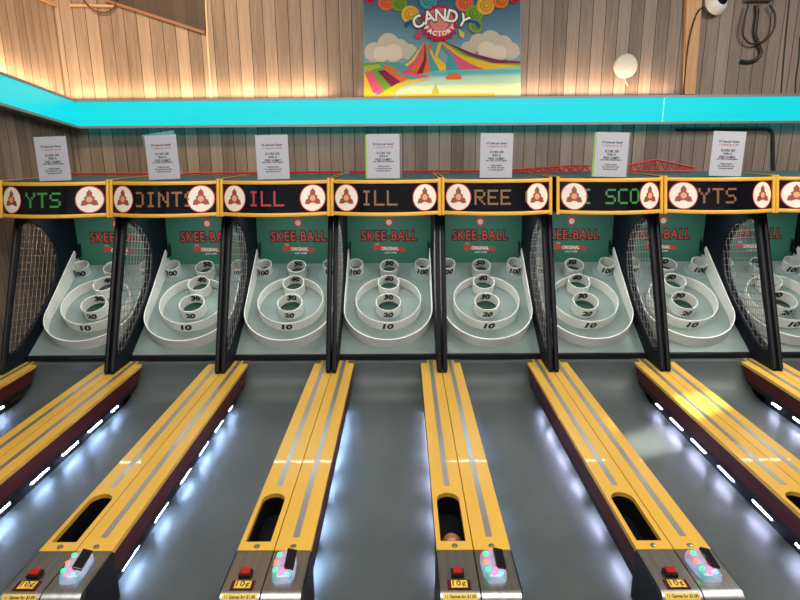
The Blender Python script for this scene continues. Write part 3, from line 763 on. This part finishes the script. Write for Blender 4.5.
# swirling stripes of the foreground hill
tents += [(GR, [(365.5, 63), (382, 62), (400, 64), (386, 70), (366, 71)]), (LM, [(365.5, 66), (380, 64), (384, 67), (366, 72)]), (TQ, [(380, 64), (398, 62), (412, 68), (397, 74), (386, 70)]), (OR, [(386, 64), (400, 70), (396, 78), (384, 70)]),
  (YL, [(365.5, 72), (368, 75), (376, 97), (365.5, 97)]), (PK, [(366, 72), (373, 71), (386, 92), (382, 96), (374, 92)]), (GR, [(373, 71), (379, 71), (393, 87), (386, 92)]), (PU, [(379, 71), (386, 70), (402, 82), (393, 87)]),
  (OR, [(386, 70), (392, 71), (410, 79), (402, 82)]), (TQ, [(392, 71), (399, 73), (422, 78), (410, 79)]), (PK, [(399, 73), (410, 72), (432, 77), (422, 78)]),
  (YL, [(376, 97), (386, 91), (398, 84), (412, 80), (436, 79), (412, 83), (400, 89), (394, 97)]), (LM, [(433, 94), (437, 85), (441, 94)]), (OR, [(447, 78), (450, 75), (458, 74), (463, 77), (462, 80), (448, 80)]), (YL, [(400, 94.5), (496, 94.5), (496, 97), (400, 97)])]
pp('striped_tents', tents, .0064)
sw = []
for x, y, r, c in ((372, 0, 4, (.62, .02, .08)), (388, 3, 8, (.72, .20, .08)), (401, 4, 8, (.25, .40, .06)), (412, 15, 9, (.78, .52, .08)), (430, 1, 9, (.12, .40, .48)), (466, 4, 9, (.78, .22, .12)), (476, 15, 9, (.28, .45, .06)), (487, 7, 9, (.80, .50, .08)), (502, 2, 8, (.76, .26, .06)), (516, 0, 5, (.62, .02, .08)), (477, 27, 7, (.30, .45, .08))):
    d = tuple(v*.6 for v in c)
    sw.append((c, circ(x, y, r)))
    for q, rr in enumerate((.66, .36)): sw.append((d, circ(x+.6, y-.3, r*rr, 14))); sw.append((c, circ(x+.8, y-.4, r*rr-1.0, 14)))
for j in range(0, len(sw), 5): pp('lollipop_swirl', sw[j:j+5], .0113 + j*.00019)
gear = [((.55, .03, .12), [(441 + (19 if k % 2 else 16.5)*math.cos(k*PI/18), 24 + (19.5 if k % 2 else 17)*math.sin(k*PI/18)) for k in range(36)]), ((.74, .26, .28), circ(441, 23, 14.5, 28)), ((.60, .10, .16), circ(441, 23, 10.5, 24)), ((.78, .34, .32), circ(441, 23, 9.3, 24)),
        ((.03, .16, .38), [(406, 24), (410, 21), (418, 20), (417, 23), (411, 24), (407, 29)]), ((.03, .16, .38), [(482, 26), (478, 22), (469, 20), (470, 23), (476, 25), (480, 30)]), ((.60, .12, .2), [(416, 37), (421, 29), (425, 36), (420, 40)]), ((.75, .6, .1), [(461, 37), (460, 30), (466, 34), (465, 40)])]
pp('round_emblem', gear, .022)
def arc_text(txt, cx, cy, r, size, m, a0, a1, sgn, dy, off):
    me_parts = []
    n = len(txt)
    for i, ch in enumerate(txt):
        a = math.radians(a0 + (a1-a0)*i/(n-1)); c = P(cx + r*math.cos(a), cy - sgn*0 - r*math.sin(a), YP)
        rot = a - PI/2 if sgn > 0 else a + PI/2
        def fn(x, y, z, c=c, rot=rot): return (c.x + x*math.cos(rot) - y*math.sin(rot), YP - dy - z, c.z + x*math.sin(rot) + y*math.cos(rot))
        me_parts.append(text_mesh(ch, size, m, .0004, fn, offset=off))
    bm = bmesh.new()
    for me in me_parts: bm.from_mesh(me)
    out = bpy.data.meshes.new('lettering'); bm.to_mesh(out); bm.free(); out.materials.append(m)
    return out
for dy, off, m in ((.0275, .010, INK), (.0285, .003, WPRINT)):
    link('lettering', arc_text('CANDY', 443, 60, 44, .150, m, 122, 60, 1, dy, off), poster, (-pc.x, -YP, -pc.z))['label'] = 'white CANDY lettering' if m is WPRINT else 'black outline of CANDY'
link('lettering', arc_text('FACTORY', 441, 17, 17.5, .056, WPRINT, 222, 318, -1, .028, .002), poster, (-pc.x, -YP, -pc.z))['label'] = 'small white FACTORY lettering'
# ------------------------------------------------------------------ things on the back wall
c = P(626, 68, YW)
disc = thing('wall_disc', 'round white dome fixed to the planks right of the poster', 'detector', (c.x, YW, c.z))
Mx = Matrix.Rotation(PI/2, 4, 'X')
link('body', MB().lathe([(.110, 0), (.110, .018), (.101, .034), (.066, .044), (.045, .046)], Mx, 40).mesh('body', mat('off_white_plastic', (.62, .58, .52), .45), True), disc)
link('centre_cap', MB().lathe([(.040, .046), (.038, .052), (0, .054)], Mx, 28).mesh('centre_cap', mat('off_white_plastic'), True), disc)
link('pull_cord', MB().tube([(0, -.02, -.11), (.01, -.03, -.15), (.03, -.03, -.18)], .004, 6).mesh('pull_cord', mat('off_white_plastic')), disc)
c = P(713, 6, YW)
cm = thing('security_camera', 'white dome security camera high on the wall above the orange wood post', 'camera', (c.x, YW, c.z))
Mc = Matrix.Translation((0, -.05, -.02)) @ Matrix.Rotation(math.radians(70), 4, 'X')
link('mount', MB().lathe([(.085, 0), (.085, .04), (.07, .05)], Mx, 32).mesh('mount', mat('off_white_plastic'), True), cm)
link('housing', MB().lathe([(.105*math.cos(i*PI/20), .105*math.sin(i*PI/20)) for i in range(0, 9)] , Mc @ Matrix.Rotation(math.radians(15), 4, 'Y'), 32).mesh('housing', mat('camera_white', (.72, .70, .66), .35), True), cm)
link('lens_dome', MB().lathe([(.058*math.cos(i*PI/16), .058*math.sin(i*PI/16)) for i in range(0, 9)], Mc @ Matrix.Rotation(math.radians(15), 4, 'Y') @ Matrix.Translation((0.0, 0, .072)), 24).mesh('lens_dome', mat('black_lens', (.005, .005, .006), .06), True), cm)
def wall_path(pts, off=.012): return [Vector((P(x, y, YW-off).x, YW-off, P(x, y, YW-off).z)) for x, y in pts]
def cable(name, label, pts, r, m, cat='cable', off=.012):
    ps = catopen(wall_path(pts, off)); o = ps[0].copy(); b = MB().tube([p-o for p in ps], r, 8)
    return tag(link(name, b.mesh(name, m, True), None, o), label, cat)
BC = mat('black_cable', (.012, .012, .012), .5)
cable('camera_cable', 'thin black cable running from the dome camera down the left side of the orange post', [(704, 10), (699, 14), (694, 26), (690, 42), (687, 62), (684, 96)], .007, BC, off=.058)
c = P(758, 0, YW)
jb = thing('junction_box', 'grey electrical box at the top edge above the hanging cable loops', 'electrical box', (c.x, YW, c.z))
link('box', MB().box((-.12, -.09, -.045), (.12, -.001, .10)).mesh('box', mat('grey_box', (.22, .23, .24), .5), bevel=.008), jb)
link('cover', MB().box((-.09, -.098, -.035), (.10, -.0905, .09)).mesh('cover', mat('light_box_cover', (.45, .46, .46), .5), bevel=.003), jb)
cable('looped_cable', 'thick black cable dropping from the grey electrical box and hooking to the left', [(757, 8), (757, 20), (755, 35), (758, 46), (761, 56), (756, 63), (748, 65), (741, 64)], .017, BC, off=.022)
cable('looped_cable', 'thin black cable loop beside the thick cable under the electrical box', [(749, 8), (745, 22), (743, 36), (748, 45), (756, 47), (766, 43), (774, 32), (775, 18), (770, 8)], .009, BC, off=.060)
cable('wall_cable', 'straight thin black cable with clips right of the cable loops', [(791, -10), (788, 20), (784, 60), (781, 96)], .006, BC, off=.008)
cable('wall_cable', 'straight thin black cable at the top right edge of the photo', [(800, 40), (799, 60), (796, 80), (795, 96)], .006, BC, off=.008)
cable('wire_loop', 'thin dark red wire drooping at the top left over the warm planks', [(84, -4), (90, 4), (98, 9), (106, 10), (113, 7), (117, 0), (118, -6)], .007, mat('dark_red_wire', (.05, .015, .012), .5), 'wire', off=.035)
cable('wall_conduit', 'pale thin conduit running down the planks at the end of the dark boarding', [(206.5, -20), (207.5, 10), (210, 60), (212.5, 96)], .009, mat('pale_conduit', (.55, .42, .30), .5), 'conduit', off=.012)
cable('bent_conduit', 'black conduit below the light box bending down at the right', [(676, 131), (700, 131), (735, 131), (762, 131), (769, 132), (772, 137), (772.5, 150), (772.5, 200)], .016, BC, 'conduit', off=.02)

# ------------------------------------------------------------------ red lattice lying on the headers
REDL = mat('red_lattice_paint', (.40, .014, .014), .45)
def lattice(name, label, px0, px1, hgt, Y=4.93, peak=None):
    z0 = HTZ + .012 + .002; z = Y*math.cos(PITCH) + (EYE-z0)*math.sin(PITCH)
    x0, x1 = (px0-404)/600*z, (px1-404)/600*z; n = max(4, int((x1-x0)/.036)); b = MB(); top = []; bot = []
    for i in range(n+1):
        t = i/n; x = x0 + (x1-x0)*t
        h = hgt*(1 - abs(t-peak)/max(peak, 1-peak)*.75) if peak else hgt*(.75 + .25*math.sin(i*1.3))
        bot.append((x, Y, z0+.005)); top.append((x, Y, z0+.008+h))
    for dy in (0, .05):
        sh = lambda ps: [(p[0], p[1]+dy-.02, p[2]) for p in ps]
        b.tube(sh(bot), .005, 5); b.tube(sh(top), .006, 5)
        for i in range(n):
            A, B = (bot[i], top[i+1]) if i % 2 else (top[i], bot[i+1])
            b.tube(sh([A, B]), .004, 4)
    for i in range(0, n+1): b.tube([(top[i][0], Y-.02, top[i][2]), (top[i][0], Y+.03, top[i][2])], .004, 4)
    for v in b.bm.verts: v.co -= Vector((x0, Y, z0))
    return tag(link(name, b.mesh(name, REDL), None, (x0, Y, z0)), label, 'decoration')
lattice('red_lattice', 'low red lattice on the header tops left of the lime edged sign at the right', 512, 590, .045, peak=.85)
lattice('red_lattice', 'tall red lattice on the header top right of the lime edged sign', 626, 694, .085, peak=.42)
lattice('red_garland', 'thin red strip along the header tops in the middle of the row', 350, 508, .003, 5.08)
lattice('red_garland', 'thin red strip along the header tops at the left of the row', 70, 342, .003, 5.08)
